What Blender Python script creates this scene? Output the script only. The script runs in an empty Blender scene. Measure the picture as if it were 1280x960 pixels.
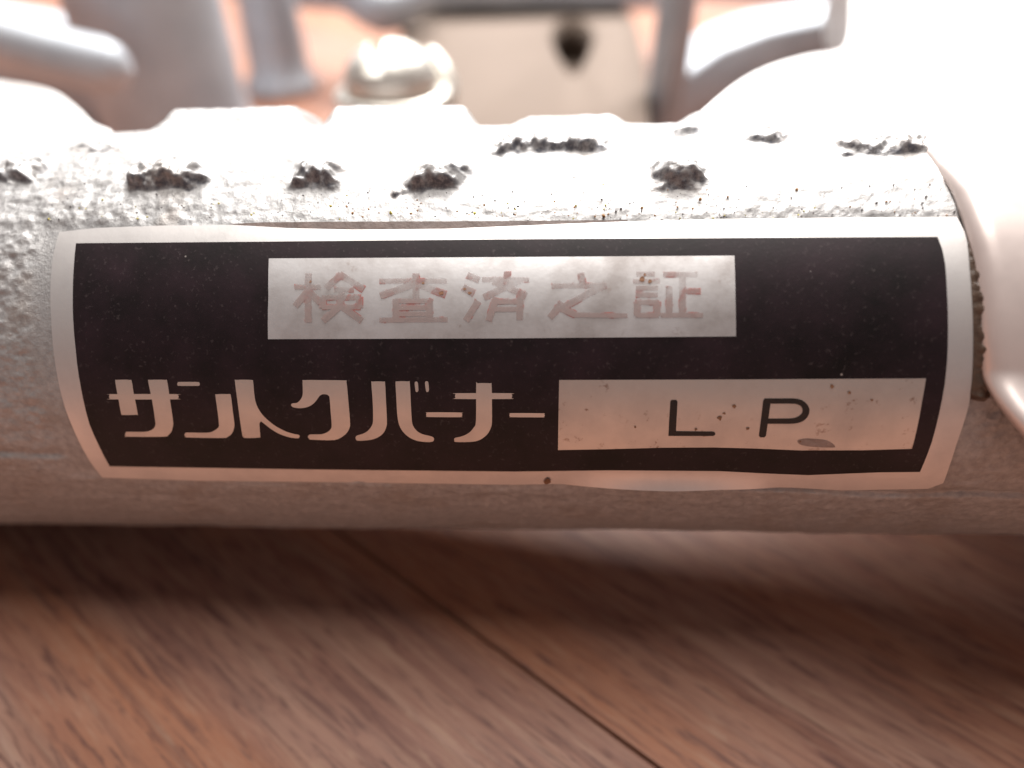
import bpy, bmesh, math, random
import numpy as np
from mathutils import Vector, Matrix
from mathutils.geometry import delaunay_2d_cdt

SC = bpy.context.scene
MM = 0.001
# ------------------------------------------------------------------ camera
F = 881.06                         # focal length in pixels of the 1280 x 960 photograph
PITCH = math.atan(693.0 / F)       # from the vanishing point of the wood grain
CAM_H = 44.5                       # mm above the wood
CX, CY = 640.0, 480.0
sp, cp = math.sin(PITCH), math.cos(PITCH)
CAM = np.array([0.0, 0.0, CAM_H])
RIGHT = np.array([1.0, 0, 0]); FWD = np.array([0, cp, -sp]); UP = np.array([0, sp, cp])
cd = bpy.data.cameras.new('camera'); cam = bpy.data.objects.new('camera', cd)
SC.collection.objects.link(cam)
cam.location = CAM * MM
cam.rotation_euler = (math.pi / 2 - PITCH, 0, 0)
cd.sensor_width = 36.0; cd.lens = 36.0 * F / 1280.0
cd.clip_start = 0.002; cd.clip_end = 20.0
cd.dof.use_dof = True; cd.dof.focus_distance = 0.0357
cd.dof.aperture_fstop = cd.lens / 1.4
SC.camera = cam
# ------------------------------------------------------------------ light
w = bpy.data.worlds.new('World'); SC.world = w; w.use_nodes = True
bg = w.node_tree.nodes['Background']
bg.inputs[0].default_value = (1.0, 0.86, 0.85, 1); bg.inputs[1].default_value = 0.21
def area(name, loc, target, sx, sy, power, col):
    l = bpy.data.lights.new(name, 'AREA'); l.shape = 'RECTANGLE'; l.size = sx; l.size_y = sy
    l.energy = power; l.color = col
    o = bpy.data.objects.new(name, l); SC.collection.objects.link(o)
    o.location = loc
    o.rotation_euler = (Vector(target) - Vector(loc)).to_track_quat('-Z', 'Y').to_euler()
    return o
area('window_light', (0.06, 0.52, 0.56), (0, 0.08, 0), 0.60, 0.46, 22, (1.0, 0.97, 0.94))
area('overhead_fill', (0.0, 0.12, 1.60), (0, 0.05, 0), 1.0, 0.8, 22, (1.0, 0.95, 0.90))  # unseen broad fill, added for the foil's upper gradient and the wood
SC.view_settings.view_transform = 'Standard'; SC.view_settings.look = 'None'
SC.view_settings.exposure = 0.0; SC.view_settings.gamma = 1.0
SC.view_settings.use_curve_mapping = False
SC.cycles.use_denoising = True
SC.cycles.max_bounces = 8

# ------------------------------------------------------------------ helpers
R0, YC, ZC, AX, BX, TP = 13.0, 3.60686, 47.64736, -0.00639835, -0.10564279, -0.01625577
def c2w(v): return v[0] * RIGHT + v[1] * UP + v[2] * FWD
P0 = CAM + c2w((0, YC, ZC))
U = c2w((1, AX, BX)); U /= np.linalg.norm(U)
E1 = -FWD - (-FWD @ U) * U; E1 /= np.linalg.norm(E1)
E2 = np.cross(U, E1)
if E2 @ UP < 0: E2 = -E2
def ray(p):
    p = np.atleast_2d(np.asarray(p, float))
    d = ((p[:, 0] - CX) / F)[:, None] * RIGHT - ((p[:, 1] - CY) / F)[:, None] * UP + FWD
    return d
def on_tube(p, h=0.0):
    """pixel -> (s, theta) where its ray meets the tapered tube"""
    d = ray(p); d = d / np.linalg.norm(d, axis=1)[:, None]
    wv = CAM - P0; r = R0 + h
    du = d @ U; wu = wv @ U
    A = 1 - du ** 2 - (TP * du) ** 2
    B = 2 * (d @ wv - du * wu - TP * du * (r + TP * wu))
    C = wv @ wv - wu ** 2 - (r + TP * wu) ** 2
    k = (-B - np.sqrt(np.maximum(B * B - 4 * A * C, 0))) / (2 * A)
    X = k[:, None] * d + wv
    s = X @ U; rad = X - s[:, None] * U
    return np.stack([s, np.arctan2(rad @ E2, rad @ E1)], 1)
def surf(s, th, h=0.0):
    s = np.asarray(s, float); th = np.asarray(th, float)
    r = R0 + TP * s + h
    return P0 + s[..., None] * U + (r * np.cos(th))[..., None] * E1 + (r * np.sin(th))[..., None] * E2
def on_plane(p, z=0.0):
    d = ray(p); k = (z - CAM_H) / d[:, 2]
    return CAM + k[:, None] * d
def at(px, py, depth): return CAM + ray((px, py))[0] * depth

def hash2(i, j, seed):
    n = (i * 374761393 + j * 668265263 + seed * 974634777) & 0xffffffff
    n = ((n ^ (n >> 13)) * 1274126177) & 0xffffffff
    return ((n ^ (n >> 16)) & 0xffffff) / float(0xffffff)
def vnoise(x, y, seed=0):
    xi = np.floor(x).astype(np.int64); yi = np.floor(y).astype(np.int64)
    fx = x - xi; fy = y - yi
    fx = fx * fx * fx * (fx * (fx * 6 - 15) + 10); fy = fy * fy * fy * (fy * (fy * 6 - 15) + 10)
    a = hash2(xi, yi, seed); b = hash2(xi + 1, yi, seed); c = hash2(xi, yi + 1, seed); d = hash2(xi + 1, yi + 1, seed)
    return (a * (1 - fx) + b * fx) * (1 - fy) + (c * (1 - fx) + d * fx) * fy
def fbm(x, y, oct=4, seed=0):
    v = 0; a = 1.0; t = 0
    for k in range(oct):
        v = v + a * vnoise(x * 2 ** k, y * 2 ** k, seed + k * 17); t += a; a *= 0.5
    return v / t * 2 - 1
def sstep(a, b, x):
    t = np.clip((x - a) / (b - a), 0, 1); return t * t * (3 - 2 * t)

# ---- materials
def new_mat(name):
    m = bpy.data.materials.new(name); m.use_nodes = True
    nt = m.node_tree; b = nt.nodes['Principled BSDF']
    return m, nt, b
def coords(nt, scale=(1, 1, 1), rand=False):
    tc = nt.nodes.new('ShaderNodeTexCoord'); mp = nt.nodes.new('ShaderNodeMapping')
    nt.links.new(tc.outputs['Object'], mp.inputs[0])
    mp.inputs['Scale'].default_value = [1000 * k for k in scale]
    if rand:
        oi = nt.nodes.new('ShaderNodeObjectInfo'); mu = nt.nodes.new('ShaderNodeMath'); mu.operation = 'MULTIPLY'
        mu.inputs[1].default_value = 97.0; nt.links.new(oi.outputs['Random'], mu.inputs[0])
        nt.links.new(mu.outputs[0], mp.inputs['Location'])
    return mp.outputs[0]
def noise(nt, co, scale, detail=4, rough=0.55, dist=0.0):
    n = nt.nodes.new('ShaderNodeTexNoise'); n.inputs['Scale'].default_value = scale
    n.inputs['Detail'].default_value = detail; n.inputs['Roughness'].default_value = rough
    n.inputs['Distortion'].default_value = dist
    nt.links.new(co, n.inputs['Vector']); return n.outputs['Fac']
def ramp(nt, f, stops):
    r = nt.nodes.new('ShaderNodeValToRGB'); e = r.color_ramp.elements
    while len(e) < len(stops): e.new(0.5)
    for k, (p, c) in enumerate(stops):
        e[k].position = p; e[k].color = (*c, 1) if len(c) == 3 else c
    nt.links.new(f, r.inputs[0]); return r.outputs[0]
def mix(nt, f, a, b, mode='MIX'):
    m = nt.nodes.new('ShaderNodeMix'); m.data_type = 'RGBA'; m.blend_type = mode
    for v, s in ((f, m.inputs[0]), (a, m.inputs[6]), (b, m.inputs[7])):
        if hasattr(v, 'is_linked') or isinstance(v, bpy.types.NodeSocket): nt.links.new(v, s)
        elif isinstance(v, (int, float)): s.default_value = v
        else: s.default_value = (*v, 1)
    return m.outputs[2]
def bump(nt, b, h, strength, dist=0.0001):
    n = nt.nodes.new('ShaderNodeBump'); n.inputs['Strength'].default_value = strength
    n.inputs['Distance'].default_value = dist
    nt.links.new(h, n.inputs['Height']); nt.links.new(n.outputs[0], b.inputs['Normal'])
def grey(v): return (v, v, v)

def mat_cast():
    m, nt, b = new_mat('aluminium paint on rough casting')
    co = coords(nt)
    n1 = noise(nt, co, 0.25, 6, 0.65); n2 = noise(nt, co, 2.6, 4, 0.6)
    c = ramp(nt, n2, [(0.3, (0.31, 0.305, 0.305)), (0.7, (0.45, 0.445, 0.44))])
    d = ramp(nt, n1, [(0.52, grey(0)), (0.75, grey(0.5))])
    c = mix(nt, d, c, (0.27, 0.205, 0.16))
    wa = nt.nodes.new('ShaderNodeAttribute'); wa.attribute_name = 'mark_shade'  # mask for the shade painted on front slopes of the raised marks
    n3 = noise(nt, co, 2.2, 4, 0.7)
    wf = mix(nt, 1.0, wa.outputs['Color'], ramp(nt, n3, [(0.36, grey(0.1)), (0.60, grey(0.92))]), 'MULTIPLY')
    c = mix(nt, wf, c, (0.080, 0.082, 0.100))  # dark tone standing in for shade on the fronts of the marks
    nt.links.new(c, b.inputs['Base Color'])
    b.inputs['Metallic'].default_value = 0.45; b.inputs['Roughness'].default_value = 0.48
    bump(nt, b, noise(nt, co, 5.5, 4, 0.7), 0.6, 0.00008)
    return m
def mat_body():
    m, nt, b = new_mat('silver paint on smooth casting')
    co = coords(nt)
    c = ramp(nt, noise(nt, co, 0.12, 4), [(0.3, (0.40, 0.435, 0.48)), (0.7, (0.53, 0.565, 0.61))])
    nt.links.new(c, b.inputs['Base Color'])
    b.inputs['Metallic'].default_value = 0.35; b.inputs['Roughness'].default_value = 0.52
    bump(nt, b, noise(nt, co, 1.2, 4), 0.25, 0.0002)
    return m
def mat_metal(name, col, rough, metal=1.0):
    m, nt, b = new_mat(name); co = coords(nt)
    n = noise(nt, co, 0.5, 5, 0.6)
    nt.links.new(mix(nt, n, [k * 0.86 for k in col], col), b.inputs['Base Color'])
    b.inputs['Metallic'].default_value = metal
    nt.links.new(ramp(nt, n, [(0.3, grey(rough * 0.85)), (0.7, grey(rough * 1.15))]), b.inputs['Roughness'])
    return m
def mat_foil(name, col, smudge, rough=0.36, spots=0.0):
    m, nt, b = new_mat(name); co = coords(nt)
    n = noise(nt, co, 0.28, 6, 0.62)
    c = mix(nt, ramp(nt, n, [(0.42, grey(0)), (0.70, grey(smudge))]), col, (0.30, 0.265, 0.25))
    if spots:
        n2 = noise(nt, co, 1.5, 5, 0.7)
        n3 = noise(nt, co, 0.16, 2, 0.5)
        s = mix(nt, 1.0, ramp(nt, n2, [(0.60, grey(0)), (0.68, grey(1))]), ramp(nt, n3, [(0.46, grey(0)), (0.58, grey(spots))]), 'MULTIPLY')
        c = mix(nt, s, c, (0.22, 0.12, 0.075))
    nt.links.new(c, b.inputs['Base Color'])
    b.inputs['Metallic'].default_value = 0.82
    nt.links.new(ramp(nt, n, [(0.3, grey(rough * 0.9)), (0.75, grey(rough * 1.3))]), b.inputs['Roughness'])
    bump(nt, b, noise(nt, co, 3.0, 4, 0.65), 0.12, 0.00004)
    return m
def mat_black():
    m, nt, b = new_mat('black print worn and dusty'); co = coords(nt)
    n1 = noise(nt, co, 0.3, 6, 0.65); n2 = noise(nt, co, 4.5, 3, 0.6)
    c = ramp(nt, n1, [(0.32, (0.0050, 0.0032, 0.0036)), (0.70, (0.021, 0.0105, 0.0145))])
    dust = ramp(nt, n2, [(0.60, grey(0)), (0.78, grey(0.24))])
    c = mix(nt, dust, c, (0.16, 0.13, 0.13))
    v = nt.nodes.new('ShaderNodeTexVoronoi'); v.inputs['Scale'].default_value = 0.75
    nt.links.new(co, v.inputs['Vector'])
    wn = nt.nodes.new('ShaderNodeTexWhiteNoise'); nt.links.new(v.outputs['Position'], wn.inputs['Vector'])
    pick = ramp(nt, wn.outputs['Value'], [(0.80, grey(0)), (0.82, grey(1))])
    dot = ramp(nt, v.outputs['Distance'], [(0.04, grey(1)), (0.075, grey(0))])
    c = mix(nt, mix(nt, 1.0, pick, dot, 'MULTIPLY'), c, (0.42, 0.38, 0.36))
    nt.links.new(c, b.inputs['Base Color'])
    b.inputs['Roughness'].default_value = 0.46; b.inputs['Specular IOR Level'].default_value = 0.26
    bump(nt, b, n2, 0.10, 0.00005)
    return m
def mat_ink(name, col, keep0, keep1, scale, rough=0.45, metal=0.0, maxa=1.0):
    """ink that has worn away in places: what is left of it, over the foil"""
    m, nt, b = new_mat(name); co = coords(nt)
    n = noise(nt, co, scale, 5, 0.65)
    nt.links.new(ramp(nt, n, [(keep0, grey(0)), (keep1, grey(maxa))]), b.inputs['Alpha'])
    b.inputs['Base Color'].default_value = (*col, 1); b.inputs['Roughness'].default_value = rough
    b.inputs['Metallic'].default_value = metal
    return m
def mat_plain(name, col, rough=0.7, var=0.35, scale=1.5):
    m, nt, b = new_mat(name); co = coords(nt)
    n = noise(nt, co, scale, 5, 0.65)
    nt.links.new(mix(nt, n, [k * (1 - var) for k in col], [min(1, k * (1 + var)) for k in col]), b.inputs['Base Color'])
    b.inputs['Roughness'].default_value = rough
    bump(nt, b, n, 0.4, 0.0002)
    return m
def mat_wood():
    m, nt, b = new_mat('brown streaked wood')
    co = coords(nt, (0.030, 0.42, 0.42), True); co2 = coords(nt, (0.05, 1.25, 1.0), True); co3 = coords(nt, (0.016, 0.09, 0.1), True)
    a = noise(nt, co, 1.0, 6, 0.62, 0.8); f = noise(nt, co2, 1.0, 5, 0.6, 0.3); g = noise(nt, co3, 1.0, 3, 0.5)
    c = ramp(nt, a, [(0.25, (0.140, 0.058, 0.044)), (0.45, (0.265, 0.130, 0.094)), (0.60, (0.315, 0.172, 0.124)), (0.78, (0.41, 0.265, 0.205))])
    c = mix(nt, ramp(nt, g, [(0.42, grey(0)), (0.58, grey(0.75))]), c, (0.35, 0.140, 0.070))
    c = mix(nt, ramp(nt, f, [(0.30, grey(0.6)), (0.5, grey(0))]), c, (0.115, 0.053, 0.044))
    c = mix(nt, ramp(nt, f, [(0.58, grey(0)), (0.75, grey(0.45))]), c, (0.41, 0.275, 0.20))
    co4 = coords(nt, (0.26, 2.6, 2.0), True); p = noise(nt, co4, 1.0, 4, 0.65, 0.6)
    c = mix(nt, ramp(nt, p, [(0.32, grey(0.85)), (0.48, grey(0))]), c, (0.105, 0.045, 0.037))
    c = mix(nt, ramp(nt, p, [(0.54, grey(0)), (0.68, grey(0.5))]), c, (0.40, 0.255, 0.175))
    nt.links.new(c, b.inputs['Base Color'])
    b.inputs['Roughness'].default_value = 0.50
    b.inputs['Specular IOR Level'].default_value = 0.35
    b.inputs['Coat Weight'].default_value = 0.06; b.inputs['Coat Roughness'].default_value = 0.45
    bump(nt, b, f, 0.35, 0.0002)
    return m
CAST = mat_cast(); BODY = mat_body(); WOOD = mat_wood()
FOIL = mat_foil('silver foil', (0.71, 0.69, 0.675), 0.22, 0.44)
FOIL_A = mat_foil('silver foil smudged', (0.75, 0.74, 0.74), 0.75, 0.42, 0.25)
FOIL_B = mat_foil('silver foil spotted', (0.63, 0.60, 0.565), 0.30, 0.40, 0.9)
BLACK = mat_black()
LET_FOIL = mat_foil('silver foil lettering', (0.66, 0.62, 0.58), 0.25, 0.42, 0.3)
LET_BLACK = mat_plain('black lettering', (0.010, 0.007, 0.0065), 0.5, 0.4, 2.0)
RED = mat_ink('worn red ink', (0.50, 0.13, 0.11), 0.52, 0.62, 0.9, 0.45, 0.0, 0.8)
FADED = mat_ink('faded ink', (0.43, 0.345, 0.33), 0.30, 0.58, 0.40, 0.5, 0.4, 0.8)
SLEEVE = mat_metal('polished metal', (0.80, 0.70, 0.66), 0.34, 0.45)
NICKEL = mat_metal('bright screw metal', (0.74, 0.71, 0.65), 0.36, 0.7)
GRIME = mat_plain('crusted grime', (0.085, 0.055, 0.038), 0.36, 0.9, 2.4)
RUST = mat_plain('rust brown', (0.21, 0.10, 0.05), 0.75, 0.5, 1.6)
GLUE = mat_plain('brown dried adhesive', (0.10, 0.066, 0.055), 0.6, 0.5, 1.0)
MOSS = mat_plain('yellow green grains', (0.38, 0.33, 0.05), 0.8, 0.5, 2.0)
KNOT = mat_plain('dark wood knot', (0.030, 0.018, 0.012), 0.7, 0.5, 0.4)

# ---- mesh builders
def obj_from(name, verts, faces, mat, parent=None, smooth=True, origin=None):
    v = np.asarray(verts, float) * MM
    o0 = np.zeros(3) if origin is None else np.asarray(origin, float) * MM
    me = bpy.data.meshes.new(name)
    me.from_pydata((v - o0).tolist(), [], [list(map(int, f)) for f in faces])
    if smooth: me.polygons.foreach_set('use_smooth', [True] * len(me.polygons))
    me.update()
    me.materials.append(mat)
    o = bpy.data.objects.new(name, me); SC.collection.objects.link(o)
    o.location = o0
    if parent is not None:
        o.parent = parent; o.matrix_parent_inverse = Matrix.Identity(4)
        o.location = Vector(o0) - world_loc(parent)
    return o
def world_loc(o):
    l = Vector(o.location)
    while o.parent is not None:
        o = o.parent; l = l + Vector(o.location)
    return l
def grid_faces(n, m, closed=False):
    i = np.arange(n - 1)[:, None]; jn = m if closed else m - 1
    j = np.arange(jn)[None, :]; j2 = (j + 1) % m
    return np.stack([i * m + j, (i + 1) * m + j, (i + 1) * m + j2, i * m + j2], -1).reshape(-1, 4)
def catmull(pts, n=5, closed=True):
    p = np.asarray(pts, float); k = len(p); out = []
    for i in range(k if closed else k - 1):
        a, b_, c, d = p[(i - 1) % k] if closed or i else p[i], p[i], p[(i + 1) % k], p[(i + 2) % k] if closed or i + 2 < k else p[i + 1]
        for t in np.linspace(0, 1, n, endpoint=False):
            out.append(0.5 * ((2 * b_) + (-a + c) * t + (2 * a - 5 * b_ + 4 * c - d) * t * t + (-a + 3 * b_ - 3 * c + d) * t ** 3))
    if not closed: out.append(p[-1])
    return np.array(out)

def bulge(s, th):
    """lifted places of the sticker's rim, mm"""
    a = LIFT_C
    along = np.clip(1 - ((s - a[0]) / 5.6) ** 2, 0, None)
    down = np.clip((a[1] + 0.075 - th) / 0.115, 0, 1)
    return 0.85 * along * down ** 1.5
LIFT_C = on_tube([(836, 606)])[0]
def sticker(name, polys, h, mat, parent, cell=0.55):
    """flat print: outlines in photo pixels laid onto the tube's curved skin"""
    verts, faces = [], []
    for pl in polys:
        q = on_tube(pl, h); q = np.stack([q[:, 0], q[:, 1] * R0], 1)
        if np.sum(q[:, 0] * np.roll(q[:, 1], -1) - np.roll(q[:, 0], -1) * q[:, 1]) < 0: q = q[::-1]
        f = []
        k = len(q)
        for i in range(k):
            a, b_ = q[i], q[(i + 1) % k]; n = max(1, int(np.linalg.norm(b_ - a) / cell))
            for t in range(n): f.append(len(verts)); verts.append(a + (b_ - a) * t / n)
        faces.append(f)
    arr = np.array(verts); lo, hi = arr.min(0), arr.max(0)
    gx, gy = np.meshgrid(np.arange(lo[0] + cell / 2, hi[0], cell), np.arange(lo[1] + cell / 2, hi[1], cell))
    allv = [Vector(p) for p in verts] + [Vector((x, y)) for x, y in zip(gx.ravel(), gy.ravel())]
    ov, oe, of, _a, _b, orig = delaunay_2d_cdt(allv, [], faces, 1, 1e-5)
    of = [f for f, g in zip(of, orig) if len(g)]
    ov = np.array([(p.x, p.y) for p in ov]); s, th = ov[:, 0], ov[:, 1] / R0
    used = sorted({i for f in of for i in f}); re = {k: i for i, k in enumerate(used)}
    s, th = s[used], th[used]
    W = surf(s, th, h + bulge(s, th))
    fs = [[re[i] for i in f] for f in of]
    c = P0 + U * 0
    o = obj_from(name, W, fs, mat, parent, True, W.mean(0))
    me = o.data; bm = bmesh.new(); bm.from_mesh(me)
    bmesh.ops.recalc_face_normals(bm, faces=bm.faces)
    ctr = Vector((W.mean(0) - P0 - ((W.mean(0) - P0) @ U) * U).tolist())
    if sum((f.normal.dot(ctr) for f in bm.faces)) < 0: bmesh.ops.reverse_faces(bm, faces=bm.faces)
    bm.to_mesh(me); bm.free()
    return o
def prism(name, top, bottom, mat, parent, bevel=0.0, seg=3):
    """solid between two outlines with equal counts (world mm)"""
    top = np.asarray(top); bottom = np.asarray(bottom); n = len(top)
    V = np.concatenate([top, bottom]); fs = [list(range(n)), list(range(2 * n - 1, n - 1, -1))]
    fs += [[i, n + i, n + (i + 1) % n, (i + 1) % n] for i in range(n)]
    o = obj_from(name, V, fs, mat, parent, True, V.mean(0))
    bm = bmesh.new(); bm.from_mesh(o.data); bmesh.ops.recalc_face_normals(bm, faces=bm.faces)
    if bevel:
        es = [e for e in bm.edges if len(e.link_faces) == 2 and e.calc_face_angle(0) > 0.7]
        bmesh.ops.bevel(bm, geom=es, offset=bevel * MM, segments=seg, profile=0.5, affect='EDGES', clamp_overlap=True)
    for f in bm.faces: f.smooth = True
    bm.to_mesh(o.data); bm.free()
    try: o.data.shade_auto_smooth(math.radians(40))
    except Exception: pass
    return o
def tube_path(name, pts, radii, mat, parent, n=28, squash=1.0, caps=True):
    pts = catmull(pts, 8, False); k = len(pts)
    radii = np.interp(np.linspace(0, 1, k), np.linspace(0, 1, len(radii)), radii)
    V = []; rings = []
    segs = [(i, 1.0, 0.0) for i in range(k)]
    if caps:
        segs = [(0, math.sin(a), -math.cos(a)) for a in (0.05, 0.5, 1.0)] + segs + [(k - 1, math.sin(a), math.cos(a)) for a in (1.0, 0.5, 0.05)]
    for i, sc, off in segs:
        t = pts[min(i + 1, k - 1)] - pts[max(i - 1, 0)]; t /= np.linalg.norm(t)
        ref = np.array([0, 0, 1.0]) if abs(t[2]) < 0.9 else np.array([0, 1.0, 0])
        a = np.cross(t, ref); a /= np.linalg.norm(a); b_ = np.cross(a, t)
        c = pts[i] + t * off * radii[i]
        for q in range(n):
            an = 2 * math.pi * q / n
            V.append(c + radii[i] * sc * (math.cos(an) * a + squash * math.sin(an) * b_))
    V = np.array(V); fs = grid_faces(len(segs), n, True).tolist()
    m = len(segs)
    fs.append(list(range(n - 1, -1, -1))); fs.append([(m - 1) * n + q for q in range(n)])
    return obj_from(name, V, fs, mat, parent, True, V.mean(0))
def lathe(name, base, prof, mat, parent, n=40, rot=None):
    """profile of (radius, height) turned about an upright axis"""
    V = []
    for r, z in prof:
        for q in range(n):
            an = 2 * math.pi * q / n; V.append((r * math.cos(an), r * math.sin(an), z))
    V = np.array(V); fs = grid_faces(len(prof), n, True).tolist()
    fs.append(list(range(n - 1, -1, -1))); fs.append([(len(prof) - 1) * n + q for q in range(n)])
    if rot is not None: V = V @ np.array(rot).T
    o = obj_from(name, V + np.asarray(base), fs, mat, parent, True, np.asarray(base))
    bm = bmesh.new(); bm.from_mesh(o.data); bmesh.ops.recalc_face_normals(bm, faces=bm.faces); bm.to_mesh(o.data); bm.free()
    try: o.data.shade_auto_smooth(math.radians(35))
    except Exception: pass
    return o

# ------------------------------------------------------------------ table top: wood planks
GA = math.radians(51.6)
G = np.array([-math.sin(GA), math.cos(GA)]); N = np.array([math.cos(GA), math.sin(GA)])
fl = on_plane([(420, 660), (820, 960), (1120, 790)])
j0 = float((fl[:2, :2] @ N).mean())
PW = 84.0; GAP = 0.20
table = obj_from('table_top', [(x, y, z) for z in (-14, -6) for x, y in ((-330, -120), (330, -120), (330, 560), (-330, 560))],
                 [(3, 2, 1, 0), (4, 5, 6, 7), (0, 1, 5, 4), (1, 2, 6, 5), (2, 3, 7, 6), (3, 0, 4, 7)],
                 mat_plain('dark board under the planks', (0.035, 0.02, 0.014), 0.8), None, False, (0, 200, -14))
table['kind'] = 'structure'; table['label'] = 'brown streaked wooden plank table top under the gas burner'
L2 = 340.0; c0 = np.array([0, 200.0])
def plank_mesh():
    bm = bmesh.new()
    bmesh.ops.create_cube(bm, size=1.0)
    for v in bm.verts: v.co = Vector((v.co.x * 2 * L2, v.co.y * (PW - GAP), v.co.z * 6)) * MM
    es = [e for e in bm.edges if abs((e.verts[0].co - e.verts[1].co).normalized().x) > 0.9]
    bmesh.ops.bevel(bm, geom=es, offset=0.16 * MM, segments=2, profile=0.6, affect='EDGES')
    me = bpy.data.meshes.new('plank'); bm.to_mesh(me); bm.free(); me.materials.append(WOOD); return me
PM = plank_mesh(); planks = {}
for k in range(-6, 7):
    nn = j0 + (k + 0.5) * PW
    c = G * (c0 @ G) + N * nn
    o = bpy.data.objects.new('plank', PM); SC.collection.objects.link(o)
    o.parent = table
    o.location = Vector((c[0] * MM, c[1] * MM, -3.0 * MM)) - Vector(table.location)
    o.rotation_euler = (0, 0, math.atan2(G[1], G[0])); planks[k] = o
# ------------------------------------------------------------------ gas burner
burner = bpy.data.objects.new('gas_burner', None); SC.collection.objects.link(burner)
burner.location = Vector((P0[0] * MM, P0[1] * MM, 0)); burner.empty_display_size = 0.01
burner['label'] = 'silver painted cast gas burner with black and silver label on its tube'
burner['category'] = 'gas burner'

# ---- the mixing tube: a rough tapered casting with raised marks on its crown, shade painted on their fronts
LAB = on_tube([(95, 304), (137, 583), (1172, 296), (1150, 590)])
S0, S1 = -62.0, 58.0
s_f = np.concatenate([np.linspace(S0, -32, 60, endpoint=False), np.arange(-32, 31, 0.085), np.linspace(31.05, S1, 50)])
t_f = np.concatenate([np.arange(math.radians(-92), math.radians(100), 0.0068), np.linspace(math.radians(100.5), math.radians(267), 50)])
S, T = np.meshgrid(s_f, t_f, indexing='ij')
Y = T * R0
H = 0.16 * fbm(S / 7.0, Y / 7.0, 3, 5)
pock = fbm(S / 0.62, Y / 0.55, 3, 11); grain = fbm(S / 0.30, Y / 0.28, 2, 23)
rough_amt = 0.75 + 0.5 * fbm(S / 9.0, Y / 6.0, 2, 31)
front = sstep(math.radians(-46), math.radians(-18), T) * (1 - 0.75 * sstep(math.radians(52), math.radians(66), T))
side = sstep(math.radians(30), math.radians(16), T)
H += rough_amt * (0.04 + (0.05 + 0.075 * side) * front) * pock + (0.012 + 0.014 * side) * grain
H += (1 - front) * 0.06 * fbm(S / 3.2, Y / 0.7, 3, 41)
# parting seam of the mould, just under the sticker
seam = on_tube([(0, 568), (100, 572)]); th_p = seam[:, 1].mean() - 0.004 * (S + 22)
H += -0.13 * np.exp(-((T - th_p - 0.02 * fbm(S / 5.0, S * 0, 2, 3)) / 0.016) ** 2) + 0.14 * sstep(0.03, -0.03, T - th_p)
# quiet ground under the sticker
u_lab = sstep(-24.6, -23.4, S) * sstep(24.3, 23.3, S) * sstep(LAB[1, 1] - 0.10, LAB[1, 1] - 0.02, T) * sstep(LAB[0, 1] + 0.12, LAB[0, 1] + 0.05, T)
H = H * (1 - u_lab) - 0.06 * u_lab
# raised marks: (x, y of the foot of the front face, width px, height mm, length over the crown mm, skew)
def mark(x, y, wpx, h, ln, skew=0.0, edge=0.8):
    c = on_tube([(x, y)])[0]; e = on_tube([(x - wpx / 2, y), (x + wpx / 2, y)]); hw = abs(e[1, 0] - e[0, 0]) / 2
    wob = 0.6 * fbm(S / 1.3 + x, Y / 1.3, 2, 61) + 0.30 * fbm(S / 0.5 + x, Y / 0.5, 2, 63)
    d = (T - c[1]) * R0 + wob * 0.7
    x_ = (S - c[0]) + skew * d + wob * 0.9
    a = sstep(hw + edge * 0.6, hw - edge * 0.9, np.abs(x_))
    b_ = sstep(-0.12, 0.50, d) * sstep(ln + 1.4, ln - 0.6, d)
    return 0.66 * h * a * b_
marks = [(20, 228, 50, 0.85, 1.3), (207, 234, 84, 1.15, 1.6), (397, 234, 56, 1.1, 1.4), (532, 237, 58, 1.2, 1.6, -0.5), (846, 237, 54, 1.1, 1.4),
         (118, 190, 70, 0.35, 1.2), (692, 190, 136, 0.75, 1.6), (856, 172, 56, 0.5, 1.4), (960, 180, 44, 0.7, 1.3), (1110, 192, 112, 0.6, 1.3)]
M = 0 * H
for a in marks: M = np.maximum(M, mark(*a))
# tall strokes on the far shoulder of the crown
for x0, x1, h in ((205, 388, 1.25), (402, 588, 1.2), (630, 768, 0.55), (824, 930, 0.75)):
    x0, x1 = 640 + (x0 - 640) / 0.862, 640 + (x1 - 640) / 0.862
    e = on_tube([(x0, 152), (x1, 152)], h); mid = (e[0, 0] + e[1, 0]) / 2; hw = (e[1, 0] - e[0, 0]) / 2
    wob = fbm(S / 2.6 + x0, Y / 4.0, 2, 71) * 0.5
    M = np.maximum(M, h * sstep(hw + 0.1, hw - 1.3, np.abs(S - mid) + wob) * sstep(math.radians(61), math.radians(72), T) * sstep(math.radians(106), math.radians(97), T))
far = sstep(math.radians(58), math.radians(64), T)
H += M * (1 + 0.22 * pock * (1 - far)) + 0.14 * (M > 0.2) * pock * (1 - 0.8 * far)
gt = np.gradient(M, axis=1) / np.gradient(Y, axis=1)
MARK_SHADE = sstep(0.15, 0.95, gt + 0.55 * fbm(S / 0.7, Y / 0.5, 3, 77)) * sstep(math.radians(62), math.radians(58), T)  # shade to paint on the marks' front slopes, broken up by noise
V = surf(S, T, H).reshape(-1, 3); n, m = S.shape
fs = grid_faces(n, m, True).tolist()
capa = len(V); V = np.concatenate([V, surf(np.array([S0, S1]), np.array([0.0, 0.0]), -np.array([R0 + TP * S0, R0 + TP * S1]))])
fs += [(capa, j, (j + 1) % m) for j in range(m)] + [(capa + 1, (n - 1) * m + (j + 1) % m, (n - 1) * m + j) for j in range(m)]
tube = obj_from('mixing_tube', V, fs, CAST, burner, True, P0)
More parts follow.
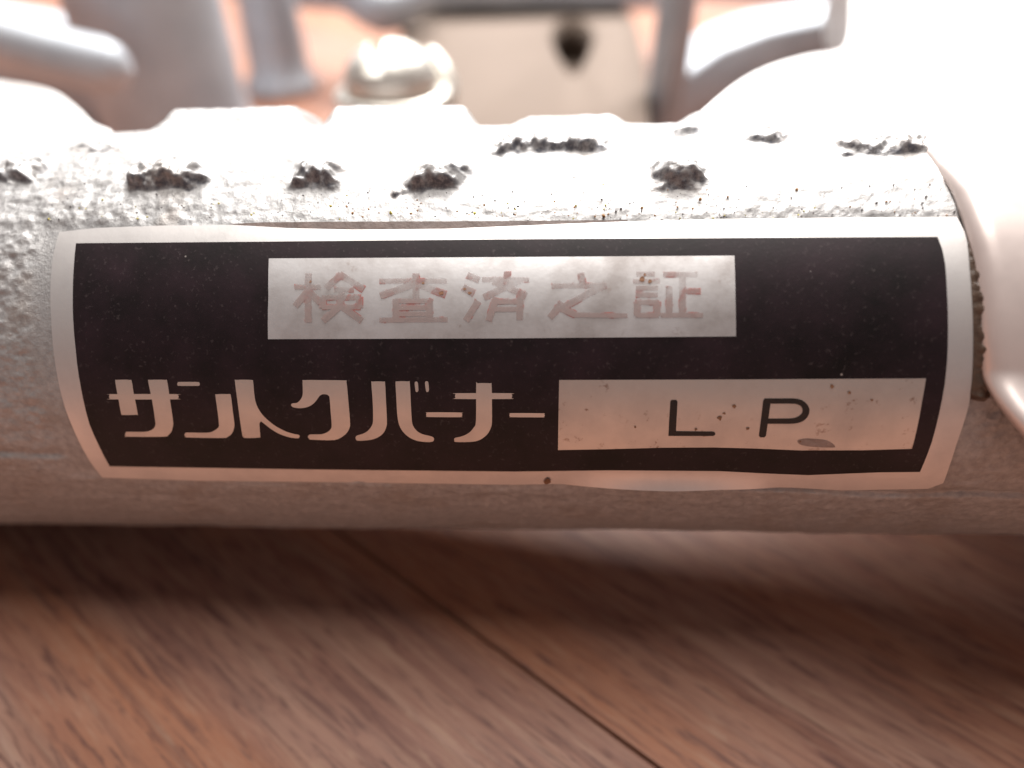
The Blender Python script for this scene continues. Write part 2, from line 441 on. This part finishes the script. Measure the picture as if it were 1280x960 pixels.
at_ = tube.data.attributes.new('mark_shade', 'FLOAT', 'POINT'); at_.data.foreach_set('value', np.concatenate([MARK_SHADE.ravel(), [0, 0]]).astype(np.float32))  # attribute carries the painted shade of the mark fronts
bm = bmesh.new(); bm.from_mesh(tube.data); bmesh.ops.recalc_face_normals(bm, faces=bm.faces); bm.to_mesh(tube.data); bm.free()

# ---- the sticker
outer = ([(74, 290), (120, 285), (200, 282), (290, 281), (360, 285), (440, 287), (560, 286), (700, 280), (780, 277), (900, 274), (1060, 272), (1196, 271)]
         + [(1206, 290), (1213, 320), (1217, 360), (1218.5, 427), (1216, 472), (1211, 507), (1203, 534), (1195, 557), (1187, 582), (1179, 604)]
         + [(1160, 611), (1052, 613), (1000, 610), (900, 607), (840, 607), (760, 606), (690, 605), (640, 606), (440, 603), (250, 601), (128, 597)]
         + [(116, 582), (105, 564), (92, 537), (82, 512), (75, 487), (68, 447), (64, 400), (63, 356), (66, 320)])
label = sticker('label', [outer], 0.13, FOIL, burner, 0.3)
label['label'] = 'silver foil sticker with black panel and Japanese lettering'
def flat(name, polys, h, mat): return sticker(name, polys, h, mat, label)
blk = ([(95, 304), (335, 302), (640, 299), (900, 297.5), (1172, 296)] + [(1178, 312), (1181.5, 330), (1184, 370), (1185, 420), (1184, 450), (1181, 480), (1174, 517), (1165, 552), (1150, 590)]
       + [(1100, 590.5), (1060, 592), (1010, 594), (960, 592), (900, 589), (840, 588.5), (760, 588), (680, 589), (640, 589.5), (400, 587), (137, 583)]
       + [(123, 556), (112, 531), (101, 484), (94.5, 436), (91.5, 400), (91, 366), (92.5, 330)])
flat('black_panel', [blk], 0.150, BLACK)
flat('inspection_panel', [[(336, 323), (600, 321.5), (918, 319.5), (919.3, 370), (920, 420.5), (630, 423), (335, 424), (335.5, 370)]], 0.168, FOIL_A)
flat('gas_type_panel', [[(699, 475), (930, 474.3), (1157.5, 473), (1152, 505), (1140, 561), (1080, 562.8), (1000, 563), (940, 560.5), (892, 559.3), (830, 559.6), (760, 561.5), (697.5, 562.6)]], 0.168, FOIL_B)
def z6(p): return [(120 + x / 4.2667, 450 + y / 4.2667) for x, y in p]
def z7(p): return [(400 + x / 4.2667, 450 + y / 4.2667) for x, y in p]
def z8(p): return [(680 + x / 4.0, 450 + y / 4.0) for x, y in p]
chars = [
 # za
 [z6([(103, 116), (112, 106), (180, 106), (191, 115), (200, 170), (222, 284), (215, 292), (146, 293), (134, 284), (120, 210)]),
  z6([(70, 196), (74, 186), (84, 182), (425, 182), (436, 186), (441, 196), (436, 206), (425, 210), (84, 210), (74, 206)]),
  z6([(279, 116), (288, 106), (368, 106), (380, 116), (396, 220), (411, 325), (410, 355), (402, 382), (386, 400), (360, 409), (168, 409), (157, 404), (155, 396), (159, 387), (168, 383), (255, 383), (288, 377), (308, 364), (317, 345), (315, 320), (300, 220)]),
  z6([(433, 128), (437, 120), (445, 117), (541, 117), (550, 121), (554, 128), (550, 135), (541, 138), (445, 138), (437, 135)])],
 # n
 [z6([(637, 192), (643, 183), (706, 182), (719, 190), (729, 270), (738, 340), (734, 372), (722, 395), (702, 410), (672, 416), (490, 413), (478, 408), (472, 400), (476, 391), (488, 387), (590, 388), (622, 381), (645, 366), (656, 348), (648, 270)])],
 # to
 [z6([(741, 114), (748, 106), (828, 106), (838, 116), (843, 170), (850, 218), (864, 256), (888, 292), (920, 324), (960, 354), (1010, 380), (1050, 393), (1080, 399), (1086, 408), (1078, 417), (1040, 414), (1000, 403), (960, 385), (920, 358), (884, 330), (875, 332), (872, 350), (876, 405), (868, 414), (800, 416), (785, 410), (779, 392), (765, 300), (752, 200)])],
 # ku
 [z6([(1102, 114), (1110, 107), (1200, 107), (1325, 109), (1336, 118), (1345, 210), (1355, 330), (1352, 362), (1338, 388), (1315, 408), (1270, 427), (1150, 425), (1138, 421), (1130, 411), (1135, 401), (1148, 397), (1200, 396), (1232, 386), (1252, 368), (1257, 345), (1251, 270), (1246, 205), (1240, 190), (1225, 183), (1205, 184), (1190, 195), (1172, 220), (1150, 240), (1120, 253), (1085, 257), (1055, 253), (1043, 246), (1041, 237), (1050, 231), (1070, 229), (1086, 217), (1098, 198), (1103, 175)])],
 # ba
 [z7([(274, 124), (282, 115), (338, 115), (347, 124), (352, 220), (357, 325), (354, 355), (342, 384), (318, 407), (285, 422), (245, 429), (200, 430), (191, 421), (191, 410), (200, 402), (230, 393), (256, 377), (274, 354), (283, 322), (281, 220)]),
  z7([(403, 123), (411, 114), (470, 114), (479, 122), (484, 220), (490, 325), (500, 357), (520, 381), (548, 396), (585, 405), (603, 412), (608, 424), (598, 436), (560, 437), (515, 430), (475, 412), (442, 382), (422, 345), (412, 290), (407, 200)]),
  z7([(505, 124), (509, 116), (516, 115), (522, 123), (525, 158), (522, 168), (515, 171), (509, 163)]),
  z7([(560, 122), (565, 114), (573, 114), (578, 122), (581, 158), (578, 168), (571, 171), (565, 163)])],
 # long mark
 [z7([(566, 292), (569, 284), (578, 279), (748, 280), (756, 285), (759, 293), (755, 301), (747, 305), (578, 304), (569, 300)])],
 # na
 [z7([(720, 191), (723, 182), (731, 177), (1014, 177), (1022, 182), (1025, 192), (1021, 203), (1012, 208), (731, 208), (723, 202)]),
  z7([(833, 132), (841, 124), (906, 124), (915, 132), (917, 230), (917, 330), (911, 362), (896, 391), (872, 414), (842, 430), (800, 437), (725, 437), (717, 430), (716, 422), (722, 415), (760, 406), (795, 388), (820, 360), (832, 322)])],
 # long mark
 [z7([(1010, 294), (1014, 286), (1022, 283), (1186, 284), (1195, 288), (1199, 296), (1194, 304), (1186, 306), (1022, 305), (1014, 302)])],
]
for k, c in enumerate(chars):
    c = [catmull(p, 3).tolist() for p in c]
    groups = [c[:3], c[3:]] if k == 0 else [[p] for p in c] if k == 4 else [c]
    for q, g in enumerate(groups): flat('printed_character' if q == 0 else 'printed_stroke', g, 0.168, LET_FOIL)
flat('printed_letter', [z8([(632, 207), (639, 200), (661, 200), (668, 207), (664, 280), (660, 357), (845, 359), (853, 362), (857, 369), (854, 376), (846, 380), (622, 380), (626, 300)])], 0.186, LET_BLACK)
flat('printed_letter', [[(954, 501), (956, 498.3), (964, 498.3), (961, 520), (957.6, 544.5), (955.5, 546.8), (950.3, 546.8), (948.6, 544.5)],
                        catmull([(955.5, 498.2), (975, 498.2), (992, 498.2), (1002, 500.3), (1009, 505.5), (1012, 513), (1009.5, 521), (1002.5, 527), (992, 529.6), (975, 529.8), (953.5, 529.8)], 4, False).tolist()
                        + catmull([(954.5, 523.4), (972, 523.4), (989, 523.2), (997, 521.2), (1002, 517.3), (1003.3, 512.8), (1001.5, 508.2), (996.5, 505.4), (988, 504.6), (972, 504.6), (957, 504.6)], 4, False).tolist()], 0.186, LET_BLACK)
# the five worn red characters of the inspection mark, stroke by stroke
KANJI = [
 (320, [(195, 235, 322, 235), (262, 168, 262, 410), (256, 258, 196, 330), (270, 262, 320, 312), (424, 172, 352, 240), (420, 172, 536, 246), (392, 248, 486, 248), (330, 287, 522, 287), (334, 287, 334, 337), (516, 287, 516, 337), (332, 335, 520, 335), (428, 250, 420, 335), (420, 330, 336, 404), (428, 332, 528, 404)]),
 (320, [(620, 205, 952, 205), (800, 168, 800, 290), (788, 222, 622, 278), (812, 222, 946, 272), (700, 296, 700, 402), (868, 296, 868, 402), (700, 304, 868, 304), (704, 338, 864, 338), (704, 370, 864, 370), (618, 400, 956, 398)]),
 (320, [(1058, 176, 1114, 200), (1036, 236, 1088, 266), (1110, 306, 1050, 402), (1256, 160, 1256, 196), (1132, 198, 1364, 198), (1316, 204, 1140, 286), (1186, 206, 1350, 278), (1200, 290, 1164, 402), (1322, 272, 1318, 398), (1200, 308, 1318, 308), (1190, 346, 1318, 346)]),
 (620, [(424, 166, 434, 222), (280, 230, 552, 226), (546, 222, 320, 345), (330, 312, 270, 388), (318, 338, 396, 372), (390, 374, 656, 378)]),
 (620, [(704, 170, 792, 170), (688, 206, 818, 206), (702, 240, 808, 240), (702, 274, 808, 274), (700, 312, 812, 312), (700, 376, 812, 376), (706, 312, 706, 376), (806, 312, 806, 376), (838, 172, 1006, 172), (932, 172, 932, 376), (932, 256, 1020, 256), (866, 232, 866, 376), (826, 376, 1034, 376)]),
]
for ox, strokes in KANJI:
    for nm, hh, mt, ex in (('faded_character_edge', 0.180, RED, 3.5), ('faded_character', 0.190, FADED, 0.0)):
        polys = []
        for x0, y0, x1, y1 in strokes:
            dx, dy = x1 - x0, y1 - y0; l = math.hypot(dx, dy); hw = (12.5 if abs(dy) < 0.15 * l else 17.0) + ex
            ux, uy = dx / l, dy / l; e = 2 + ex * 0.5
            polys.append([(ox + (x0 - ux * e - uy * hw) / 4, 300 + (y0 - uy * e + ux * hw) / 4), (ox + (x1 + ux * e - uy * hw) / 4, 300 + (y1 + uy * e + ux * hw) / 4),
                          (ox + (x1 + ux * e + uy * hw) / 4, 300 + (y1 + uy * e - ux * hw) / 4), (ox + (x0 - ux * e + uy * hw) / 4, 300 + (y0 - uy * e - ux * hw) / 4)])
        flat(nm, polys, hh, mt)['kind'] = 'stuff'
# scuff in the foil, rust spots, dried adhesive along the lifted upper rim
flat('scuff', [catmull([(997, 551), (1006, 548.5), (1018, 548.8), (1032, 550.5), (1040, 554), (1044, 559), (1034, 559.5), (1022, 559), (1010, 558), (1000, 555.5)], 4).tolist()], 0.180, mat_plain('torn foil', (0.30, 0.225, 0.195), 0.6, 0.5, 2.5))
random.seed(4)
for x, y, r in ((552, 366, 3.2), (581, 361, 1.8), (587, 366, 2.2), (803, 349, 4.0), (812, 352, 2.6), (806, 343, 1.8), (529, 353.5, 2.2), (388, 352, 1.6), (900, 523, 3.0), (918, 508, 2.4), (905, 517, 1.6), (935, 536, 2.0), (870, 537, 1.8), (794, 534, 1.4), (1040, 483, 2.6), (1062, 491, 2.2), (1090, 500, 1.8), (1000, 552, 1.4), (684, 602, 4.0)):
    pts = [(x + r * random.uniform(.6, 1.3) * math.cos(a), y + r * random.uniform(.5, 1.1) * math.sin(a)) for a in np.linspace(0, 6.28, 9)[:-1]]
    flat('rust_spot', [catmull(pts, 3).tolist()], 0.200, RUST)
sticker('adhesive_residue', [[(285, 280), (330, 277.8), (420, 277), (560, 276.6), (700, 275.6), (785, 274.6), (782, 281), (700, 286), (560, 292), (440, 292), (350, 289)]], 0.10, GLUE, burner)

# ---- bead of grime between the sticker and the polished sleeve
gl = np.array([(1203, 246), (1206, 268), (1210, 296), (1214, 330), (1217, 365), (1219, 400), (1219.5, 440), (1218, 475), (1213, 500)])
gr = np.array([(1209, 244), (1216, 268), (1224, 296), (1231, 330), (1235, 365), (1238, 400), (1239.5, 440), (1238, 475), (1226, 504)])
a = on_tube(catmull(gl, 30, False)); b_ = on_tube(catmull(gr, 30, False)); K = 16
vv = np.linspace(-0.25, 1.25, K)[None, :]
s_g = a[:, :1] * (1 - vv) + b_[:, :1] * vv; t_g = a[:, 1:] * (1 - vv) + b_[:, 1:] * vv
hg = 0.15 + 0.20 * np.sin(np.clip(np.linspace(-0.12, 1.12, K), 0, 1) * math.pi)[None, :] * (1.0 + 0.45 * fbm(t_g * 22, s_g * 1.2, 2, 91)) + 0.10 * np.sin(np.linspace(0, 1, K) * math.pi)[None, :] * fbm(t_g * 40, s_g * 2.5, 3, 92)
ends = np.minimum(1, np.minimum(np.arange(len(a)), len(a) - 1 - np.arange(len(a))) / 12.0)[:, None]
obj_from('grime_bead', surf(s_g, t_g, hg * ends - 0.12 * (1 - ends)).reshape(-1, 3), grid_faces(len(a), K), GRIME, burner, True, P0)

# ---- polished sleeve round the end of the tube, its lower rim turned outward
bp = np.array([(1150, 165), (1178, 190), (1198, 220), (1211, 250), (1226, 296), (1234, 330), (1239, 370), (1241, 400), (1242, 440), (1243, 472), (1250, 498), (1264, 520), (1284, 541), (1320, 574), (1380, 610)])
bq = on_tube(catmull(bp, 8, False), 0.5); bq = bq[np.argsort(bq[:, 1])]
bq = np.concatenate([[[44, math.radians(-62)]], bq, [[bq[-1, 0] - 0.2, math.radians(85)], [bq[-1, 0], math.radians(115)], [bq[-1, 0], math.radians(170)]]])
tt = np.linspace(math.radians(-55), math.radians(165), 320)
sb = np.interp(tt, bq[:, 1], bq[:, 0])
dd = np.concatenate([[0, 0.02, 0.06, 0.12, 0.2, 0.3, 0.42, 0.56, 0.75], np.linspace(1.0, 3, 14), np.linspace(3.4, 26, 30)])
D, TT = np.meshgrid(dd, tt, indexing='ij'); SS = sb[None, :] + D
low = sstep(math.radians(-12), math.radians(-27), TT)
hs = 0.05 + 0.34 * np.sqrt(np.clip(1 - (1 - np.clip(D / 0.5, 0, 1)) ** 2, 0, 1)) + 0.02 * D
hs = hs + low * (2.4 * np.exp(-(D / 1.5) ** 2))
hs = hs - 0.45 * sstep(math.radians(26), math.radians(40), TT) * np.exp(-(D / 2.0) ** 2)
V = surf(SS, TT, hs).reshape(-1, 3)
sl = obj_from('end_sleeve', V, grid_faces(*SS.shape).tolist(), SLEEVE, burner, True, P0)
sol = sl.modifiers.new('thickness', 'SOLIDIFY'); sol.thickness = -0.0004; sol.offset = 1.0 if False else -1.0
# small twist of dirt on the sleeve
tube_path('grime_fleck', [surf(np.array(q[0]), np.array(q[1]), 0.40) for q in on_tube([(1241, 388), (1246, 388), (1251, 386), (1255, 382)], 0.40)], [0.10, 0.10, 0.09, 0.05], GRIME, burner, 8)

# ---- cast webs tangent to the crown of the tube, left and right
def crown(x):
    k = (x - P0[0]) / U[0]; c = P0 + k * U
    return c[1], c[2] + R0 + TP * k
def web(name, pts, thick, mat, bev):
    z = P0[2] + R0
    t = on_plane(catmull(pts, 4), z + (1.0 if pts[0][0] > 600 else -1.2))
    for q in t:
        y, zc = crown(min(max(q[0], -40), 40)); q[1] = max(q[1], y + 1.5); q[2] = zc - 0.25
    b2 = t.copy(); b2[:, 2] -= thick
    return prism(name, t, b2, mat, burner, bev, 4)
web('cast_web', [(812, 166), (836, 150), (872, 127), (920, 92), (962, 73), (1010, 62), (1050, 57), (1060, 40), (1062, 0), (1064, -70), (1300, -90), (1500, -60), (1520, 120), (1400, 200), (1100, 214), (900, 200)], 7, CAST, 0.8)
web('cast_web', [(140, 162), (116, 146), (92, 122), (60, 100), (0, 86), (-90, 76), (-220, 80), (-260, 130), (-200, 190), (-40, 200), (90, 190)], 7, CAST, 0.8)

# ---- burner frame beyond the tube, out of focus
def column(px0, px1, depth, z1, name, mat=BODY, taper=0.86):
    c = at((px0 + px1) / 2, 80, depth); r = (px1 - px0) / 2 / F * depth
    return lathe(name, (c[0], c[1], 0), [(r * 1.25, 0), (r * 1.28, 1.2), (r * 1.2, 2.5), (r * 1.02, 4), (r, 8), (r * (1 + taper) / 2, z1 / 2), (r * taper, z1 - 2), (r * taper * 0.86, z1 - 0.5), (r * taper * 0.5, z1)], mat, burner)
def bar(name, pts, rad, mat=BODY, squash=1.0):
    return tube_path(name, [at(*p) for p in pts], rad, mat, burner, 28, squash)
def wall(name, pts, z0, back, mat=BODY, bev=1.5):
    """upright cast plate: outline of its front face in pixels with depths, foot at height z0"""
    t = np.array([at(*p) for p in pts]); f = np.array([(q[0], q[1], z0) for q in t])
    n = len(t); fr = np.concatenate([t, f[::-1]]); bk = fr + np.array([0, back, 0])
    return prism(name, fr, bk, mat, burner, bev, 4)
column(112, 292, 104, 52, 'leg', BODY, 0.95)
column(812, 862, 108, 46, 'leg')
column(312, 384, 150, 46, 'leg')
wall('cast_bracket', [(-260, 0, 122), (-60, 6, 122), (110, 40, 122), (180, 60, 120), (262, 92, 118), (296, 140, 118)], 0, 8)
wall('cast_bracket', [(856, 92, 118), (900, 56, 119), (960, 34, 120), (1060, 16, 121), (1300, 8, 122)], 0, 14)
bar('arm', [(-160, -10, 78), (-20, 42, 80), (70, 68, 82), (128, 82, 84)], [3.4, 3.2, 3.2, 3.3])
bar('frame_rail', [(300, -26, 150), (420, -16, 152), (560, -12, 155), (700, -11, 158), (830, -13, 160)], [4.6, 4.6, 4.2, 4.2, 4.2], BODY)
bar('frame_lug', [(440, -10, 140), (478, 10, 140), (520, -6, 142)], [4.0, 4.6, 4.0], BODY)
bar('frame_rail', [(830, -22, 170), (960, -14, 170), (1120, -12, 170)], [3.2, 3.2, 3.2])
# beige plate with a teardrop hole, lying level inside the frame
def holed_plate(name, outline, hole, zt, thick, mat):
    o = on_plane(catmull(outline, 6), zt); h = on_plane(catmull(hole, 5), zt); c = h.mean(0)
    def loop(poly, a):
        d = np.array([math.cos(a), 4 * math.sin(a)]); best = 0
        for k in range(len(poly)):
            p, q = poly[k][:2] - c[:2], poly[(k + 1) % len(poly)][:2] - c[:2]; e = q - p
            den = d[0] * e[1] - d[1] * e[0]
            if abs(den) < 1e-9: continue
            t = (p[0] * e[1] - p[1] * e[0]) / den; u = (p[0] * d[1] - p[1] * d[0]) / den
            if t > 0 and -1e-6 <= u <= 1 + 1e-6: best = max(best, t)
        return c[:2] + d * best
    n = 120; an = np.linspace(0, 2 * math.pi, n, endpoint=False)
    O = np.array([loop(o, a) for a in an]); I = np.array([loop(h, a) for a in an]); m = c[:2] + (I - c[:2]) * 1.12; m2 = c[:2] + (O - c[:2]) * 0.985
    rings = [(I, zt - thick), (I, zt - 0.5), (m, zt), (m2, zt), (O, zt - 0.5), (O, zt - thick)]
    V = np.concatenate([np.column_stack([r, np.full(n, z)]) for r, z in rings + [rings[0]]])
    ob = obj_from(name, V, grid_faces(7, n, True).tolist() + [list(range(n))], mat, burner, True, c)   # the hole is blind
    bm = bmesh.new(); bm.from_mesh(ob.data); bmesh.ops.remove_doubles(bm, verts=bm.verts, dist=1e-6); bmesh.ops.recalc_face_normals(bm, faces=bm.faces); bm.to_mesh(ob.data); bm.free()
    ob.data.shade_auto_smooth(math.radians(40)) if hasattr(ob.data, 'shade_auto_smooth') else None
    return ob
holed_plate('beige_plate', [(506, 16), (560, 12), (680, 11), (776, 13), (794, 26), (806, 70), (810, 130), (806, 200), (700, 215), (560, 215), (500, 205), (498, 120), (500, 50)],
            [(713, 22), (728, 25), (739, 35), (742, 48), (737, 62), (730, 76), (722, 90), (711, 90), (703, 76), (695, 62), (690, 48), (692, 35), (700, 25)], 12.0, 9.0, mat_plain('beige enamel', (0.135, 0.098, 0.075), 0.85, 0.12, 0.08))
# round-head slotted screw on its boss
sc_c = at(490, 106, 86); zb = sc_c[2]
lathe('screw_boss', (sc_c[0], sc_c[1], 0), [(8.0, 0), (8.0, 1.0), (6.9, 2.0), (6.4, zb - 3.4), (6.4, zb - 2.2), (6.0, zb - 1.8), (3, zb - 1.8)], BODY, burner)
lathe('washer', (sc_c[0], sc_c[1], zb - 1.8), [(3, 0), (6.9, 0), (7.1, 0.3), (7.1, 0.9), (6.9, 1.2), (3, 1.2)], NICKEL, burner)
def screw():
    prof = [(5.5, 0.0), (5.75, 0.35), (5.75, 1.0)] + [(5.75 * math.cos(a), 1.0 + 4.6 * math.sin(a)) for a in np.linspace(0.08, 1.5, 14)]
    n = 64; V = []
    bm = bmesh.new()
    o = lathe('screw', (sc_c[0], sc_c[1], zb - 0.6), prof, NICKEL, burner, n)
    cut = bpy.data.meshes.new('slot'); bm = bmesh.new(); bmesh.ops.create_cube(bm, size=1.0)
    for v in bm.verts: v.co = Vector((v.co.x * 1.9 - 1.2, v.co.y * 20, v.co.z * 5 + 5.6)) * MM
    bm.to_mesh(cut); bm.free(); cut.materials.append(NICKEL)
    c = bpy.data.objects.new('slot', cut); SC.collection.objects.link(c); c.location = o.location; c.parent = burner
    md = o.modifiers.new('slot', 'BOOLEAN'); md.object = c; md.operation = 'DIFFERENCE'; md.solver = 'EXACT'
    bpy.context.view_layer.update()
    me = bpy.data.meshes.new_from_object(o.evaluated_get(bpy.context.evaluated_depsgraph_get()))
    o.modifiers.clear(); o.data = me; bpy.data.objects.remove(c)
screw()
# a curled spring tab beside the screw
tube_path('spring_tab', [at(540, 70, 90), at(556, 92, 90), at(562, 116, 90), at(552, 138, 90), at(520, 146, 88)], [1.0, 1.1, 1.1, 1.1, 1.0], NICKEL, burner, 14)

# ---- grit lying on the crown just above the sticker: a joined scatter
def grit(name, n, mat, r0, r1, seed, yr, xr=(60, 1200)):
    rnd = random.Random(seed); V = []; fs = []
    ico = bmesh.new(); bmesh.ops.create_icosphere(ico, subdivisions=1, radius=1.0)
    iv = np.array([v.co[:] for v in ico.verts]); jf = [[v.index for v in f.verts] for f in ico.faces]; ico.free()
    for k in range(n):
        x = rnd.uniform(*xr); y = yr[1] - (yr[1] - yr[0]) * abs(rnd.gauss(0, 0.5))
        q = on_tube([(x, y)])[0]; r = rnd.uniform(r0, r1) * (0.6 + 0.8 * rnd.random() ** 3)
        c = surf(np.array(q[0]), np.array(q[1]), 0.06 + r * 0.4)
        jit = np.array([[rnd.uniform(.6, 1.3) for _ in range(3)] for _ in iv])
        base = len(V); V.extend((c + iv * jit * r).tolist()); fs.extend([[base + i for i in f] for f in jf])
    o = obj_from(name, V, fs, mat, burner, False, P0); o['kind'] = 'stuff'; return o
grit('rust_grit', 60, mat_plain('rust grit', (0.30, 0.16, 0.06), 0.8, 0.5), 0.03, 0.10, 3, (240, 273), (420, 1200))
grit('moss_grit', 42, MOSS, 0.03, 0.10, 8, (242, 276))
grit('dark_grit', 320, mat_plain('dark grit', (0.085, 0.075, 0.075), 0.8, 0.5), 0.02, 0.065, 12, (228, 277))
